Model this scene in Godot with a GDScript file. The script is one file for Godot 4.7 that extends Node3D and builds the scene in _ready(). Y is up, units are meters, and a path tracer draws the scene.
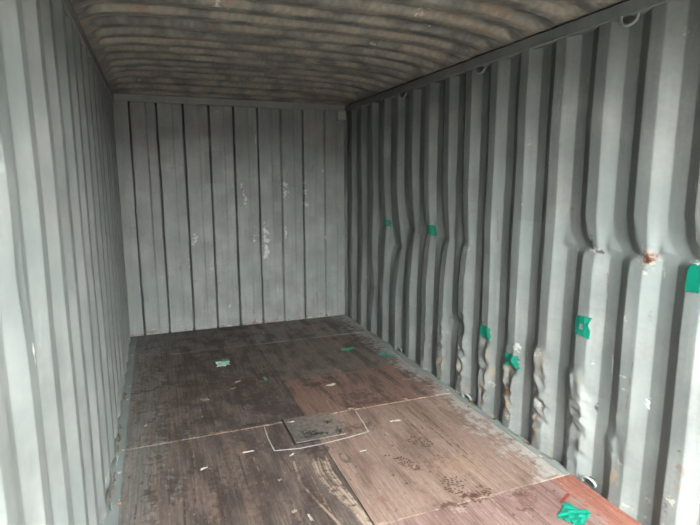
extends Node3D
# Inside of an empty twenty-foot shipping container, seen from the open doors. x: 0 = left wall, z: 0 = back wall, y: 0 = floor.

const W := 2.34
const LEN := 5.87
const RAIL_Y := 2.312
const PITCH := 0.278
const DEPTH := 0.037
const PHASE := 0.641          # where a slope leaves the outer flat of the side walls

var rng := RandomNumberGenerator.new()
var wave := FastNoiseLite.new()
var lump := FastNoiseLite.new()
var tex_count := 0

# ---------------------------------------------------------------- helpers: nodes
func tag(o: Node, label: String, category := "", group := "", kind := "") -> void:
	if label != "": o.set_meta("label", label)
	if category != "": o.set_meta("category", category)
	if group != "": o.set_meta("group", group)
	if kind != "": o.set_meta("kind", kind)

func node_at(called: String, at: Vector3, parent: Node = self) -> Node3D:
	var n := Node3D.new()
	n.name = called
	parent.add_child(n, true)
	n.position = at
	return n

func put(called: String, mesh: Mesh, m: Material, parent: Node = self, at := Vector3.ZERO) -> MeshInstance3D:
	var o := MeshInstance3D.new()
	o.name = called
	o.mesh = mesh
	o.material_override = m
	parent.add_child(o, true)
	o.position = at
	return o

func mat(c: Color, rough := 0.6, spec := 0.4, tex: Texture2D = null, normal: Texture2D = null, nscale := 0.5) -> StandardMaterial3D:
	var m := StandardMaterial3D.new()
	m.albedo_color = c
	m.roughness = rough
	m.metallic_specular = spec
	if tex: m.albedo_texture = tex
	if normal:
		m.normal_enabled = true
		m.normal_texture = normal
		m.normal_scale = nscale
	return m

# ---------------------------------------------------------------- helpers: meshes
# a sheet over columns us and rows vs: pos gives the visible face, back the offset of the hidden face
func sheet(us: PackedFloat32Array, vs: PackedFloat32Array, pos: Callable, uv: Callable, back: Vector3) -> ArrayMesh:
	var st := SurfaceTool.new()
	st.begin(Mesh.PRIMITIVE_TRIANGLES)
	st.set_smooth_group(0)
	var nu := us.size()
	var nv := vs.size()
	var pts := PackedVector3Array()
	for v in vs:
		for u in us:
			pts.append(pos.call(u, v))
	var k := 0
	for v in vs:
		for u in us:
			st.set_uv(uv.call(u, v))
			st.add_vertex(pts[k])
			k += 1
	k = 0
	for v in vs:
		for u in us:
			st.set_uv(uv.call(u, v))
			st.add_vertex(pts[k] + back)
			k += 1
	var n := nu * nv
	# which way does the visible face look?
	var mid := (nv / 2) * nu + nu / 2
	var face := (pts[mid + 1] - pts[mid]).cross(pts[mid + nu] - pts[mid])
	var flip := face.dot(back) < 0.0
	for j in nv - 1:
		for i in nu - 1:
			var a := j * nu + i
			var b := a + 1
			var c := a + nu
			var d := c + 1
			if flip:
				for q in [a, c, b, b, c, d, a + n, b + n, c + n, b + n, d + n, c + n]: st.add_index(q)
			else:
				for q in [a, b, c, b, d, c, a + n, c + n, b + n, b + n, c + n, d + n]: st.add_index(q)
	st.generate_normals()
	return st.commit()

# box with chamfered long edges
func slab(size: Vector3, ch: float, uv0 := Vector2.ZERO, uvs := Vector2.ZERO) -> ArrayMesh:
	var st := SurfaceTool.new()
	st.begin(Mesh.PRIMITIVE_TRIANGLES)
	st.set_smooth_group(-1)
	var h := size * 0.5
	var rings := []
	for r in [[-h.y, 0.0], [h.y - ch, 0.0], [h.y, ch]]:
		var y: float = r[0]
		var e: float = r[1]
		rings.append([Vector3(-h.x + e, y, -h.z + e), Vector3(h.x - e, y, -h.z + e), Vector3(h.x - e, y, h.z - e), Vector3(-h.x + e, y, h.z - e)])
	var quads := [[rings[0][3], rings[0][2], rings[0][1], rings[0][0]], [rings[2][0], rings[2][1], rings[2][2], rings[2][3]]]
	for k in 2:
		for i in 4:
			var j := (i + 1) % 4
			quads.append([rings[k][i], rings[k][j], rings[k + 1][j], rings[k + 1][i]])
	for q in quads:
		for i in [0, 1, 2, 0, 2, 3]:
			var p: Vector3 = q[i]
			st.set_uv(uv0 + Vector2((p.x + h.x) * uvs.x, (p.z + h.z) * uvs.y))
			st.add_vertex(p)
	st.generate_normals()
	return st.commit()

# all edges chamfered, for steel sections
func bar(size: Vector3, ch := 0.006) -> ArrayMesh:
	var st := SurfaceTool.new()
	st.begin(Mesh.PRIMITIVE_TRIANGLES)
	st.set_smooth_group(-1)
	var h := size * 0.5
	var pts := PackedVector3Array()
	for sx in [-1, 1]:
		for sy in [-1, 1]:
			for sz in [-1, 1]:
				for ax in 3:
					var p := Vector3(sx * (h.x - ch), sy * (h.y - ch), sz * (h.z - ch))
					p[ax] += ch * ([sx, sy, sz][ax])
					pts.append(p)
	hull(st, pts)
	st.generate_normals()
	return st.commit()

# convex hull of few points (brute force, coplanar points fanned)
func hull(st: SurfaceTool, pts: PackedVector3Array) -> void:
	var done := {}
	var n := pts.size()
	for i in n:
		for j in range(i + 1, n):
			for k in range(j + 1, n):
				var nrm := (pts[j] - pts[i]).cross(pts[k] - pts[i])
				if nrm.length() < 1e-10: continue
				nrm = nrm.normalized()
				var d := nrm.dot(pts[i])
				var pos := 0
				var neg := 0
				var flat := []
				for q in n:
					var e := nrm.dot(pts[q]) - d
					if e > 1e-6: pos += 1
					elif e < -1e-6: neg += 1
					else: flat.append(q)
				if pos > 0 and neg > 0: continue
				if done.has(str(flat)): continue
				done[str(flat)] = true
				if pos > 0: nrm = -nrm
				var c := Vector3.ZERO
				for q in flat: c += pts[q]
				c /= flat.size()
				var ax := (pts[flat[0]] - c).normalized()
				var ay := nrm.cross(ax)
				flat.sort_custom(func(a, b): return atan2((pts[a] - c).dot(ay), (pts[a] - c).dot(ax)) > atan2((pts[b] - c).dot(ay), (pts[b] - c).dot(ax)))
				for q in range(1, flat.size() - 1):
					for w in [0, q, q + 1]:
						st.set_uv(Vector2(pts[flat[w]].x, pts[flat[w]].z))
						st.add_vertex(pts[flat[w]])

# tube along a path, capped
func tube(path: PackedVector3Array, r: float, sides := 10) -> ArrayMesh:
	var st := SurfaceTool.new()
	st.begin(Mesh.PRIMITIVE_TRIANGLES)
	st.set_smooth_group(0)
	var n := path.size()
	var up := Vector3(0.31, 0.5, 0.81).normalized()
	for i in n:
		var t := (path[mini(i + 1, n - 1)] - path[maxi(i - 1, 0)]).normalized()
		var a := t.cross(up).normalized()
		var b := t.cross(a)
		for s in sides:
			var w := TAU * s / sides
			st.set_uv(Vector2(float(s) / sides, float(i) / n))
			st.add_vertex(path[i] + (a * cos(w) + b * sin(w)) * r)
	for i in n - 1:
		for s in sides:
			var a := i * sides + s
			var b := i * sides + (s + 1) % sides
			for q in [a, a + sides, b, b, a + sides, b + sides]: st.add_index(q)
	for s in range(1, sides - 1):
		for q in [0, s + 1, s, (n - 1) * sides, (n - 1) * sides + s, (n - 1) * sides + s + 1]: st.add_index(q)
	st.generate_normals()
	return st.commit()

# thin crumpled scrap with a ragged outline: rows of points over a unit square shaped by place(s, t), thick along nrm
func scrap(nu: int, nv: int, place: Callable, nrm: Callable, thick: float, ragged: float, sd: int, hole := false) -> ArrayMesh:
	var r := RandomNumberGenerator.new()
	r.seed = sd
	var st := SurfaceTool.new()
	st.begin(Mesh.PRIMITIVE_TRIANGLES)
	st.set_smooth_group(-1)
	var top := []
	var bot := []
	for j in nv + 1:
		var a := []
		var b := []
		for i in nu + 1:
			var s := float(i) / nu
			var t := float(j) / nv
			if i == 0 or i == nu: s += r.randf_range(-1, 1) * ragged
			if j == 0 or j == nv: t += r.randf_range(-1, 1) * ragged
			var p: Vector3 = place.call(s, t)
			var q: Vector3 = nrm.call(s, t)
			a.append(p + q * thick)
			b.append(p)
		top.append(a)
		bot.append(b)
	var solid := func(i, j): return i >= 0 and j >= 0 and i < nu and j < nv and not (hole and i == nu / 2 and j == nv / 2)
	var quad := func(a, b, c, d):
		for p in [a, b, c, a, c, d]:
			st.set_uv(Vector2(p.x + p.y, p.z))
			st.add_vertex(p)
	for j in nv:
		for i in nu:
			if not solid.call(i, j): continue
			quad.call(top[j][i], top[j][i + 1], top[j + 1][i + 1], top[j + 1][i])
			quad.call(bot[j][i], bot[j + 1][i], bot[j + 1][i + 1], bot[j][i + 1])
			if not solid.call(i, j - 1): quad.call(top[j][i], bot[j][i], bot[j][i + 1], top[j][i + 1])
			if not solid.call(i, j + 1): quad.call(top[j + 1][i + 1], bot[j + 1][i + 1], bot[j + 1][i], top[j + 1][i])
			if not solid.call(i - 1, j): quad.call(top[j + 1][i], bot[j + 1][i], bot[j][i], top[j][i])
			if not solid.call(i + 1, j): quad.call(top[j][i + 1], bot[j][i + 1], bot[j + 1][i + 1], top[j + 1][i + 1])
	st.generate_normals()
	return st.commit()

# ---------------------------------------------------------------- helpers: painted surfaces (colour only)
var buf := PackedByteArray()
var cw := 0
var chh := 0
var ppm := 300.0
var grit := PackedByteArray()      # 512 x 512 noise used to break up every mark

func noise_bytes(w: int, h: int, freq: float, sd: int, octaves := 4) -> PackedByteArray:
	var n := FastNoiseLite.new()
	n.seed = sd
	n.frequency = freq
	n.noise_type = FastNoiseLite.TYPE_SIMPLEX
	n.fractal_octaves = octaves
	var im := n.get_image(w, h, false, false, true)
	im.convert(Image.FORMAT_L8)
	return im.get_data()

# noise drawn small in one direction and pulled out to full size: streaks
func streak_bytes(w: int, h: int, sw: int, sh: int, freq: float, sd: int, octaves := 4) -> PackedByteArray:
	var n := FastNoiseLite.new()
	n.seed = sd
	n.frequency = freq
	n.noise_type = FastNoiseLite.TYPE_SIMPLEX
	n.fractal_octaves = octaves
	var im := n.get_image(sw, sh, false, false, true)
	im.convert(Image.FORMAT_L8)
	im.resize(w, h, Image.INTERPOLATE_CUBIC)
	return im.get_data()

func canvas(w: int, h: int, scale: float) -> void:
	cw = w
	chh = h
	ppm = scale
	buf = PackedByteArray()
	buf.resize(w * h * 3)

func dot(x: int, y: int, c: Color, a: float) -> void:
	if x < 0 or y < 0 or x >= cw or y >= chh or a <= 0.0: return
	var k := (y * cw + x) * 3
	buf[k] = int(lerpf(buf[k], c.r8, a))
	buf[k + 1] = int(lerpf(buf[k + 1], c.g8, a))
	buf[k + 2] = int(lerpf(buf[k + 2], c.b8, a))

func blob(cx: float, cy: float, rx: float, ry: float, ang: float, c: Color, a: float, rough := 0.8, seedx := 0) -> void:
	var px := cx * ppm
	var py := cy * ppm
	var ex := rx * ppm
	var ey := ry * ppm
	var m := int(maxf(ex, ey) * 1.4) + 2
	var k := 3 if maxf(ex, ey) < 9.0 else (2 if maxf(ex, ey) < 20.0 else 1)
	var ca := cos(ang)
	var sa := sin(ang)
	for y in range(int(py) - m, int(py) + m + 1):
		for x in range(int(px) - m, int(px) + m + 1):
			var dx := (x - px)
			var dy := (y - py)
			var u := (dx * ca + dy * sa) / ex
			var v := (-dx * sa + dy * ca) / ey
			var d := sqrt(u * u + v * v)
			if d > 1.6: continue
			var g := (grit[((y * k + seedx * 37) & 511) * 512 + ((x * k + seedx * 91) & 511)] / 255.0 - 0.5) * 2.0 * rough
			dot(x, y, c, a * clampf((0.95 - d + g) * 1.7, 0.0, 1.0))

func stroke(pts: Array, width: float, c: Color, a: float, rough := 0.6, wobble := 0.0) -> void:
	for i in pts.size() - 1:
		var p: Vector2 = pts[i]
		var q: Vector2 = pts[i + 1]
		var n := int(p.distance_to(q) * ppm * 1.2) + 1
		var side := (q - p).orthogonal().normalized()
		for k in n:
			var o: Vector2 = p.lerp(q, float(k) / n)
			o += side * wobble * wave.get_noise_2d(o.x * 40.0, o.y * 40.0)
			var r := maxf(width * 0.5 * ppm, 0.5)
			for y in range(int(o.y * ppm - r), int(o.y * ppm + r) + 1):
				for x in range(int(o.x * ppm - r), int(o.x * ppm + r) + 1):
					var g := grit[(y & 511) * 512 + (x & 511)] / 255.0
					dot(x, y, c, a * clampf(1.0 - rough + rough * (g - 0.3) * 2.5, 0.0, 1.0))

func patch(x0: float, y0: float, x1: float, y1: float, c: Color, a: float) -> void:
	for y in range(int(y0 * ppm), int(y1 * ppm)):
		for x in range(int(x0 * ppm), int(x1 * ppm)):
			var g := grit[(y & 511) * 512 + (x & 511)] / 255.0
			dot(x, y, c, a * (0.7 + 0.6 * (g - 0.5)))

func finish(as_normal := 0.0) -> Array:
	var im := Image.create_from_data(cw, chh, false, Image.FORMAT_RGB8, buf)
	im.generate_mipmaps()
	var t := ImageTexture.create_from_image(im)
	if as_normal <= 0.0: return [t]
	var b := Image.create_from_data(cw, chh, false, Image.FORMAT_RGB8, buf)
	b.convert(Image.FORMAT_RGBA8)
	b.bump_map_to_normal_map(as_normal)
	return [t, ImageTexture.create_from_image(b)]

# ---------------------------------------------------------------- shapes of the steel walls
# dents in the right wall: [z, y, outward, half width in z, reach upwards, reach downwards, 0 = whole sheet / 1 = crest only]
var dents := [
	[1.02, 1.15, 0.034, 0.20, 0.18, 0.20, 0], [1.28, 0.98, 0.066, 0.22, 0.22, 0.18, 0], [1.55, 1.16, 0.056, 0.20, 0.20, 0.20, 0], [1.85, 1.15, 0.034, 0.18, 0.16, 0.16, 0],
	[2.12, 1.14, 0.044, 0.17, 0.18, 0.14, 0], [2.40, 1.14, 0.026, 0.14, 0.14, 0.10, 0], [2.39, 0.53, 0.034, 0.09, 0.04, 0.09, 1],
	[2.68, 0.50, 0.026, 0.07, 0.03, 0.08, 1], [2.96, 0.40, 0.024, 0.07, 0.04, 0.08, 1], [3.20, 0.57, -0.016, 0.08, 0.03, 0.10, 1],
	[3.47, 0.53, -0.008, 0.08, 0.03, 0.10, 1], [3.24, 0.25, 0.022, 0.08, 0.10, 0.05, 1],
	[3.51, 0.18, 0.018, 0.08, 0.08, 0.05, 1], [0.75, 0.50, 0.04, 0.16, 0.18, 0.14, 0], [3.78, 0.24, 0.014, 0.08, 0.10, 0.05, 1], [0.45, 1.0, 0.02, 0.2, 0.3, 0.25, 0],
	[3.74, 0.90, -0.006, 0.08, 0.25, 0.15, 1], [0.74, 1.45, 0.02, 0.18, 0.25, 0.2, 0], [3.52, 1.24, 0.016, 0.10, 0.05, 0.04, 1], [3.80, 1.24, 0.016, 0.10, 0.05, 0.04, 1], [4.08, 1.26, 0.016, 0.10, 0.05, 0.04, 1]]
# kinks, where a fold steps sideways: [z, y, shift towards the mouth, reach upwards, reach downwards]
var kinks := [[2.36, 1.16, 0.032, 0.16, 0.06], [3.46, 1.25, 0.060, 0.07, 0.02], [3.74, 1.25, 0.060, 0.08, 0.02], [4.02, 1.27, 0.060, 0.08, 0.02], [4.30, 1.22, 0.05, 0.12, 0.03],
	[0.95, 1.15, 0.03, 0.10, 0.08], [1.23, 0.98, 0.045, 0.12, 0.06], [1.51, 1.17, 0.045, 0.12, 0.08], [1.79, 1.18, 0.035, 0.10, 0.08], [2.07, 1.15, 0.035, 0.12, 0.06], [2.34, 0.53, 0.035, 0.03, 0.09],
	[3.18, 0.60, -0.020, 0.02, 0.14], [3.46, 0.56, -0.016, 0.012, 0.14], [2.62, 0.52, -0.018, 0.02, 0.12], [2.90, 0.40, -0.018, 0.02, 0.1], [3.74, 0.30, -0.014, 0.03, 0.12]]

func fold_shift(z: float, y: float) -> float:
	var s := 0.0
	for q in kinks:
		var a := absf(z - q[0]) / 0.13
		if a >= 1.0: continue
		var b := absf(y - q[1]) / float(q[3] if y > q[1] else q[4])
		if b > 2.2: continue
		s += float(q[2]) * (1.0 - a * a * a * a) * (maxf(0.0, 1.0 - b / 2.2) * 0.6 + 0.4 * maxf(0.0, 1.0 - b * 1.2))
	return s

func profile(z: float) -> float:      # 0 on the outer flat, 1 on the inner crest
	var t := fposmod(z - PHASE, PITCH)
	if t < 0.068: return t / 0.068
	if t < 0.138: return 1.0
	if t < 0.206: return 1.0 - (t - 0.138) / 0.068
	return 0.0

func right_x(z: float, y: float) -> float:
	var p := profile(z - fold_shift(z, y))
	var x := W + DEPTH * (1.0 - p)
	var hold := clampf(minf(y, RAIL_Y - y) / 0.15, 0.0, 1.0)
	var d := 0.0
	for q in dents:
		var a := absf(z - q[0]) / float(q[3])
		if a >= 1.0: continue
		var b := absf(y - q[1]) / float(q[4] if y > q[1] else q[5])
		if b > 5.0: continue
		var fy := maxf(0.0, 1.0 - b / 2.6) * 0.7 + 0.3 * exp(-b * 2.5)
		var fz := (1.0 - a * a)
		d += float(q[2]) * fz * fz * fy * (p if q[6] == 1 else 1.0)
	d += 0.009 * wave.get_noise_2d(z * 60.0, y * 28.0) * (0.4 + 0.6 * p)
	var low := smoothstep(0.75, 0.35, y) * smoothstep(1.6, 2.3, z) * (1.0 - smoothstep(3.5, 3.9, z))
	d += low * 0.019 * lump.get_noise_2d(z * 330.0, y * 340.0) * p
	return x + d * hold

func left_x(z: float, y: float) -> float:
	var p := profile(z)
	var d := 0.005 * wave.get_noise_2d(z * 50.0 + 700.0, y * 25.0) * (0.4 + 0.6 * p)
	d += 0.008 * exp(-pow((z - 3.70) / 0.05, 2.0) - pow((y - 1.18) / 0.05, 2.0))
	d += 0.008 * exp(-pow((z - 4.08) / 0.05, 2.0) - pow((y - 1.36) / 0.12, 2.0))
	return -0.027 * (1.0 - p) - d

func corrugation_columns() -> PackedFloat32Array:
	var us := PackedFloat32Array()
	us.append(-0.195)
	us.append(-0.02)
	var k := -3
	while true:
		var z0 := PHASE + k * PITCH
		if z0 > LEN: break
		for c in [0.0, 0.068, 0.138, 0.206]:
			for e in [-0.007, -0.0025, 0.0025, 0.007, 0.021, 0.035, 0.049]:
				var z: float = z0 + c + e
				if z > 0.0 and z < LEN - 0.001: us.append(z)
		k += 1
	us.append(LEN)
	return us

func steps(a: float, b: float, n: int) -> PackedFloat32Array:
	var o := PackedFloat32Array()
	for i in n + 1: o.append(lerpf(a, b, float(i) / n))
	return o

func roof_y(x: float, z: float) -> float:
	var e := absf(x - W * 0.5) / (W * 0.5)
	var side := 1.0 if x > W * 0.5 else 0.45
	var y := 2.392 + 0.075 * (1.0 - side) * smoothstep(-0.1, 0.9, z) * (1.0 - pow(e, 16.0)) + side * (0.055 * (1.0 - pow(e, 5.0)) + 0.02 * (1.0 - e * e)) * smoothstep(-0.1, 0.9, z)
	var t := fposmod(z - 0.06, 0.2150) / 0.2150
	var g := smoothstep(0.0, 0.16, t) - smoothstep(0.5, 0.66, t)
	var ends := 1.0 - smoothstep(0.93, 0.985, e)
	return y + 0.028 * g * ends + 0.0015 * wave.get_noise_2d(x * 30.0, z * 30.0 + 300.0) * (1.0 - e * e)

# ================================================================ the scene
func _ready() -> void:
	rng.seed = 7
	wave.seed = 3
	wave.frequency = 0.03
	wave.fractal_octaves = 2
	lump.seed = 11
	lump.frequency = 0.03
	lump.fractal_octaves = 2

	# camera
	var cam := Camera3D.new()
	cam.name = "camera"
	cam.fov = 54.87
	cam.near = 0.02
	add_child(cam)
	cam.position = Vector3(0.3034, 1.5966, 5.4602)
	cam.rotation = Vector3(-0.16534, -0.36686, -0.00153)
	cam.current = true

	# overcast sky, the only light: it comes in through the open door end behind the camera
	var env := Environment.new()
	var sm := ProceduralSkyMaterial.new()
	sm.sky_top_color = Color(0.90, 0.91, 0.905)
	sm.sky_horizon_color = Color(0.92, 0.925, 0.915)
	sm.ground_horizon_color = Color(0.45, 0.45, 0.44)
	sm.ground_bottom_color = Color(0.40, 0.40, 0.39)
	sm.sun_angle_max = 1.0
	sm.energy_multiplier = 12.0
	var sky := Sky.new()
	sky.sky_material = sm
	env.background_mode = Environment.BG_SKY
	env.sky = sky
	env.ambient_light_source = Environment.AMBIENT_SOURCE_SKY
	env.tonemap_mode = Environment.TONE_MAPPER_LINEAR
	env.tonemap_exposure = 13.8
	env.sdfgi_enabled = true
	env.ssao_enabled = true
	env.ssil_enabled = true
	var we := WorldEnvironment.new()
	we.name = "environment"
	we.environment = env
	add_child(we)

	grit = noise_bytes(512, 512, 0.05, 5, 6)
	build_walls()
	build_floor()
	build_ceiling()
	build_frame()
	build_fittings()
	build_tape()
	build_litter()

# ---------------------------------------------------------------- walls
func paint_steel(w_m: float, h_m: float, scale: float, sd: int, low: Color, high: Color, cool: Color) -> void:
	canvas(int(w_m * scale), int(h_m * scale), scale)
	var big := noise_bytes(cw, chh, 2.4 / scale, sd, 4)
	var fine := noise_bytes(cw, chh, 0.11, sd + 1, 3)
	var tint := noise_bytes(cw, chh, 1.3 / scale, sd + 2, 3)
	var run := streak_bytes(cw, chh, cw, maxi(chh / 24, 8), 0.10, sd + 3, 3)
	for i in cw * chh:
		var t := clampf((big[i] * 0.55 + run[i] * 0.25 + fine[i] * 0.20) / 255.0, 0.0, 1.0)
		var q := clampf((tint[i] - 90) / 140.0, 0.0, 1.0) * 0.6
		var k := i * 3
		buf[k] = int(lerpf(lerpf(low.r8, high.r8, t), cool.r8, q))
		buf[k + 1] = int(lerpf(lerpf(low.g8, high.g8, t), cool.g8, q))
		buf[k + 2] = int(lerpf(lerpf(low.b8, high.b8, t), cool.b8, q))

func scuffs(w_m: float, h_m: float, sd: int, n: int) -> void:
	var r := RandomNumberGenerator.new()
	r.seed = sd
	for i in n:
		var x := r.randf() * w_m
		var y := r.randf() * h_m
		var c: Color = [Color(0.60, 0.60, 0.58), Color(0.29, 0.30, 0.295), Color(0.31, 0.25, 0.21), Color(0.43, 0.46, 0.45)][r.randi() % 4]
		if r.randf() < 0.55: blob(x, y, r.randf_range(0.004, 0.012), r.randf_range(0.006, 0.03), r.randf_range(-0.3, 0.3), c, r.randf_range(0.2, 0.6), 1.0, i)
		else: stroke([Vector2(x, y), Vector2(x + r.randf_range(-0.03, 0.03), y + r.randf_range(0.04, 0.25))], 0.004, c, r.randf_range(0.15, 0.45), 0.9, 0.01)

func build_walls() -> void:
	var cols := corrugation_columns()
	var low := Color(0.305, 0.320, 0.314)
	var high := Color(0.458, 0.467, 0.457)
	var cool := Color(0.348, 0.376, 0.368)
	# ---- right wall
	paint_steel(LEN, 2.4, 270.0, 21, low, high, cool)
	var r := RandomNumberGenerator.new()
	r.seed = 99
	for i in 46:       # touched-up rectangles of slightly different paint
		var z := r.randf() * 4.4
		var y := r.randf_range(0.2, 2.0)
		var c: Color = [Color(0.344, 0.369, 0.360), Color(0.451, 0.474, 0.466), Color(0.385, 0.417, 0.417)][r.randi() % 3]
		patch(z, y, z + r.randf_range(0.07, 0.3), y + r.randf_range(0.1, 0.45), c, 0.4)
	for k in 14:       # the strip of older paint below breast height
		var z := 0.4 + k * 0.3
		patch(z, 2.4 - 1.36 + r.randf_range(-0.02, 0.02), z + 0.3, 2.4 - 1.36 + r.randf_range(0.3, 0.6), Color(0.417, 0.446, 0.446), 0.3)
	scuffs(4.6, 2.3, 31, 150)
	# scraped paint, bare metal and rust on the crests low down (v runs downwards: v = 2.4 - y)
	var bare := Color(0.57, 0.56, 0.53)
	var rust := Color(0.33, 0.23, 0.17)
	var tan := Color(0.47, 0.41, 0.35)
	var black := Color(0.13, 0.12, 0.11)
	for s in [[2.70, 0.50, 0.03, 0.03, bare], [2.72, 0.40, 0.02, 0.05, tan], [2.76, 0.30, 0.03, 0.04, tan], [2.78, 0.22, 0.03, 0.02, bare], [2.70, 0.12, 0.02, 0.08, rust], [2.69, 0.2, 0.015, 0.1, tan],
			[2.95, 0.38, 0.03, 0.05, tan], [2.96, 0.26, 0.02, 0.08, rust], [2.97, 0.16, 0.03, 0.06, tan], [2.98, 0.09, 0.03, 0.03, bare], [2.945, 0.2, 0.012, 0.09, black],
			[3.22, 0.60, 0.025, 0.03, bare], [3.25, 0.57, 0.03, 0.02, tan], [3.23, 0.5, 0.015, 0.04, tan], [3.24, 0.28, 0.02, 0.02, bare], [3.23, 0.20, 0.02, 0.05, rust], [3.235, 0.1, 0.02, 0.07, tan], [3.2, 0.15, 0.01, 0.08, black],
			[2.47, 0.05, 0.04, 0.03, tan], [2.41, 0.20, 0.02, 0.06, tan], [2.12, 0.12, 0.03, 0.08, tan], [2.11, 0.3, 0.015, 0.06, black], [1.86, 0.05, 0.03, 0.04, bare],
			[3.52, 0.54, 0.02, 0.015, tan], [3.56, 0.25, 0.012, 0.02, bare], [3.50, 0.3, 0.012, 0.02, bare], [3.78, 0.14, 0.03, 0.05, tan], [3.80, 0.22, 0.02, 0.01, bare],
			[3.90, 0.57, 0.016, 0.022, Color(0.74, 0.74, 0.72)], [3.79, 0.6, 0.02, 0.006, bare], [3.78, 0.66, 0.025, 0.006, bare], [3.77, 0.95, 0.012, 0.02, bare],
			[4.10, 0.36, 0.020, 0.035, Color(0.36, 0.33, 0.31)], [4.10, 0.28, 0.020, 0.03, Color(0.40, 0.37, 0.34)], [4.09, 0.44, 0.008, 0.01, rust], [4.08, 0.20, 0.02, 0.02, bare], [4.06, 0.16, 0.012, 0.03, Color(0.30, 0.30, 0.30)],
			[3.62, 0.42, 0.008, 0.03, black], [3.58, 1.235, 0.02, 0.012, black], [3.55, 1.24, 0.03, 0.012, Color(0.68, 0.68, 0.66)], [3.53, 1.28, 0.01, 0.03, black],
			[2.40, 1.17, 0.015, 0.07, Color(0.35, 0.30, 0.26)], [2.41, 1.27, 0.012, 0.08, Color(0.33, 0.30, 0.28)], [2.43, 1.1, 0.03, 0.03, Color(0.59, 0.60, 0.58)],
			[4.09, 1.27, 0.02, 0.02, rust], [4.06, 1.25, 0.02, 0.015, Color(0.70, 0.69, 0.66)], [1.30, 0.98, 0.02, 0.05, black], [1.57, 1.3, 0.02, 0.03, black], [3.02, 0.56, 0.02, 0.03, Color(0.60, 0.61, 0.59)],
			[2.37, 1.63, 0.02, 0.03, Color(0.28, 0.27, 0.26)], [2.12, 1.66, 0.02, 0.04, Color(0.30, 0.30, 0.29)], [1.55, 1.4, 0.02, 0.06, Color(0.28, 0.27, 0.26)]]:
		blob(s[0], 2.4 - s[1], s[2], s[3], 0.0, s[4], 0.85, 1.0, int(s[0] * 50))
	# the rusted tear in the crest
	blob(3.845, 2.4 - 1.245, 0.045, 0.05, 0.0, Color(0.482, 0.475, 0.446), 0.75, 1.0, 3)
	blob(3.85, 2.4 - 1.243, 0.030, 0.032, 0.0, Color(0.36, 0.216, 0.144), 0.9, 1.0, 8)
	blob(3.853, 2.4 - 1.235, 0.012, 0.016, 0.0, Color(0.158, 0.072, 0.0432), 0.9, 0.8, 5)
	blob(3.80, 2.4 - 1.24, 0.02, 0.03, 0.0, Color(0.49, 0.482, 0.461), 0.7, 1.0, 6)
	blob(3.84, 2.4 - 1.175, 0.010, 0.012, 0.0, Color(0.547, 0.54, 0.518), 0.9, 0.6, 6)
	# grime in the last hand's breadth above the floor: uneven spatters
	for i in 160:
		var z := r.randf() * 4.4
		blob(z, 2.4 - absf(r.randfn(0.0, 0.05)), r.randf_range(0.008, 0.03), r.randf_range(0.006, 0.02), 0.0, [tan, Color(0.42, 0.40, 0.37), bare][r.randi() % 3], r.randf_range(0.2, 0.55), 1.0, i)
	var tex = finish()
	var m := mat(Color.WHITE, 0.52, 0.4, tex[0])
	var rows := PackedFloat32Array()
	for i in 221: rows.append(lerpf(-0.03, 2.36, i / 220.0))
	var wr := put("wall_right", sheet(cols, rows, func(u, v): return Vector3(right_x(u, v), v, u), func(u, v): return Vector2(u / LEN, (2.4 - v) / 2.4), Vector3(0.004, 0, 0)), m)
	tag(wr, "dented corrugated grey steel side wall with green tape marks", "wall", "", "structure")
	# ---- left wall
	paint_steel(LEN, 2.4, 170.0, 51, low, high, cool)
	scuffs(5.2, 2.3, 77, 90)
	for s in [[4.046, 1.174, 0.008, 0.03, Color(0.95, 0.95, 0.93)], [3.694, 1.184, 0.012, 0.012, Color(0.85, 0.86, 0.84)], [3.376, 1.09, 0.01, 0.02, Color(0.82, 0.83, 0.8)], [4.177, 1.327, 0.01, 0.014, Color(0.35, 0.35, 0.34)], [4.134, 1.622, 0.05, 0.012, Color(0.45, 0.47, 0.46)]]:
		blob(s[0], 2.4 - s[1], s[2], s[3], 0.0, s[4], 0.8, 0.8, int(s[0] * 50))
	for i in 130:
		var z := r.randf() * 3.4
		blob(z, 2.4 - absf(r.randfn(0.0, 0.05)), r.randf_range(0.01, 0.04), r.randf_range(0.008, 0.02), 0.0, [tan, Color(0.52, 0.56, 0.55), bare][r.randi() % 3], r.randf_range(0.2, 0.6), 1.0, i)
	tex = finish()
	var wl := put("wall_left", sheet(cols, steps(-0.03, 2.36, 90), func(u, v): return Vector3(left_x(u, v), v, u), func(u, v): return Vector2(u / LEN, (2.4 - v) / 2.4), Vector3(-0.004, 0, 0)), mat(Color.WHITE, 0.52, 0.4, tex[0]))
	tag(wl, "pale grey corrugated steel side wall, mostly undented", "wall", "", "structure")
	# ---- back wall, folded panels with invented channels between, made deep to hold shade
	paint_steel(W, 2.4, 230.0, 81, low, high, cool)
	scuffs(W, 2.3, 83, 70)
	for i in 16:
		var x := r.randf() * 2.2
		var y := r.randf_range(0.3, 2.0)
		patch(x, y, x + r.randf_range(0.08, 0.2), y + r.randf_range(0.1, 0.4), [Color(0.28, 0.30, 0.296), Color(0.33, 0.365, 0.358)][r.randi() % 2], 0.35)
	var pale := Color(0.62, 0.63, 0.61)
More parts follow.
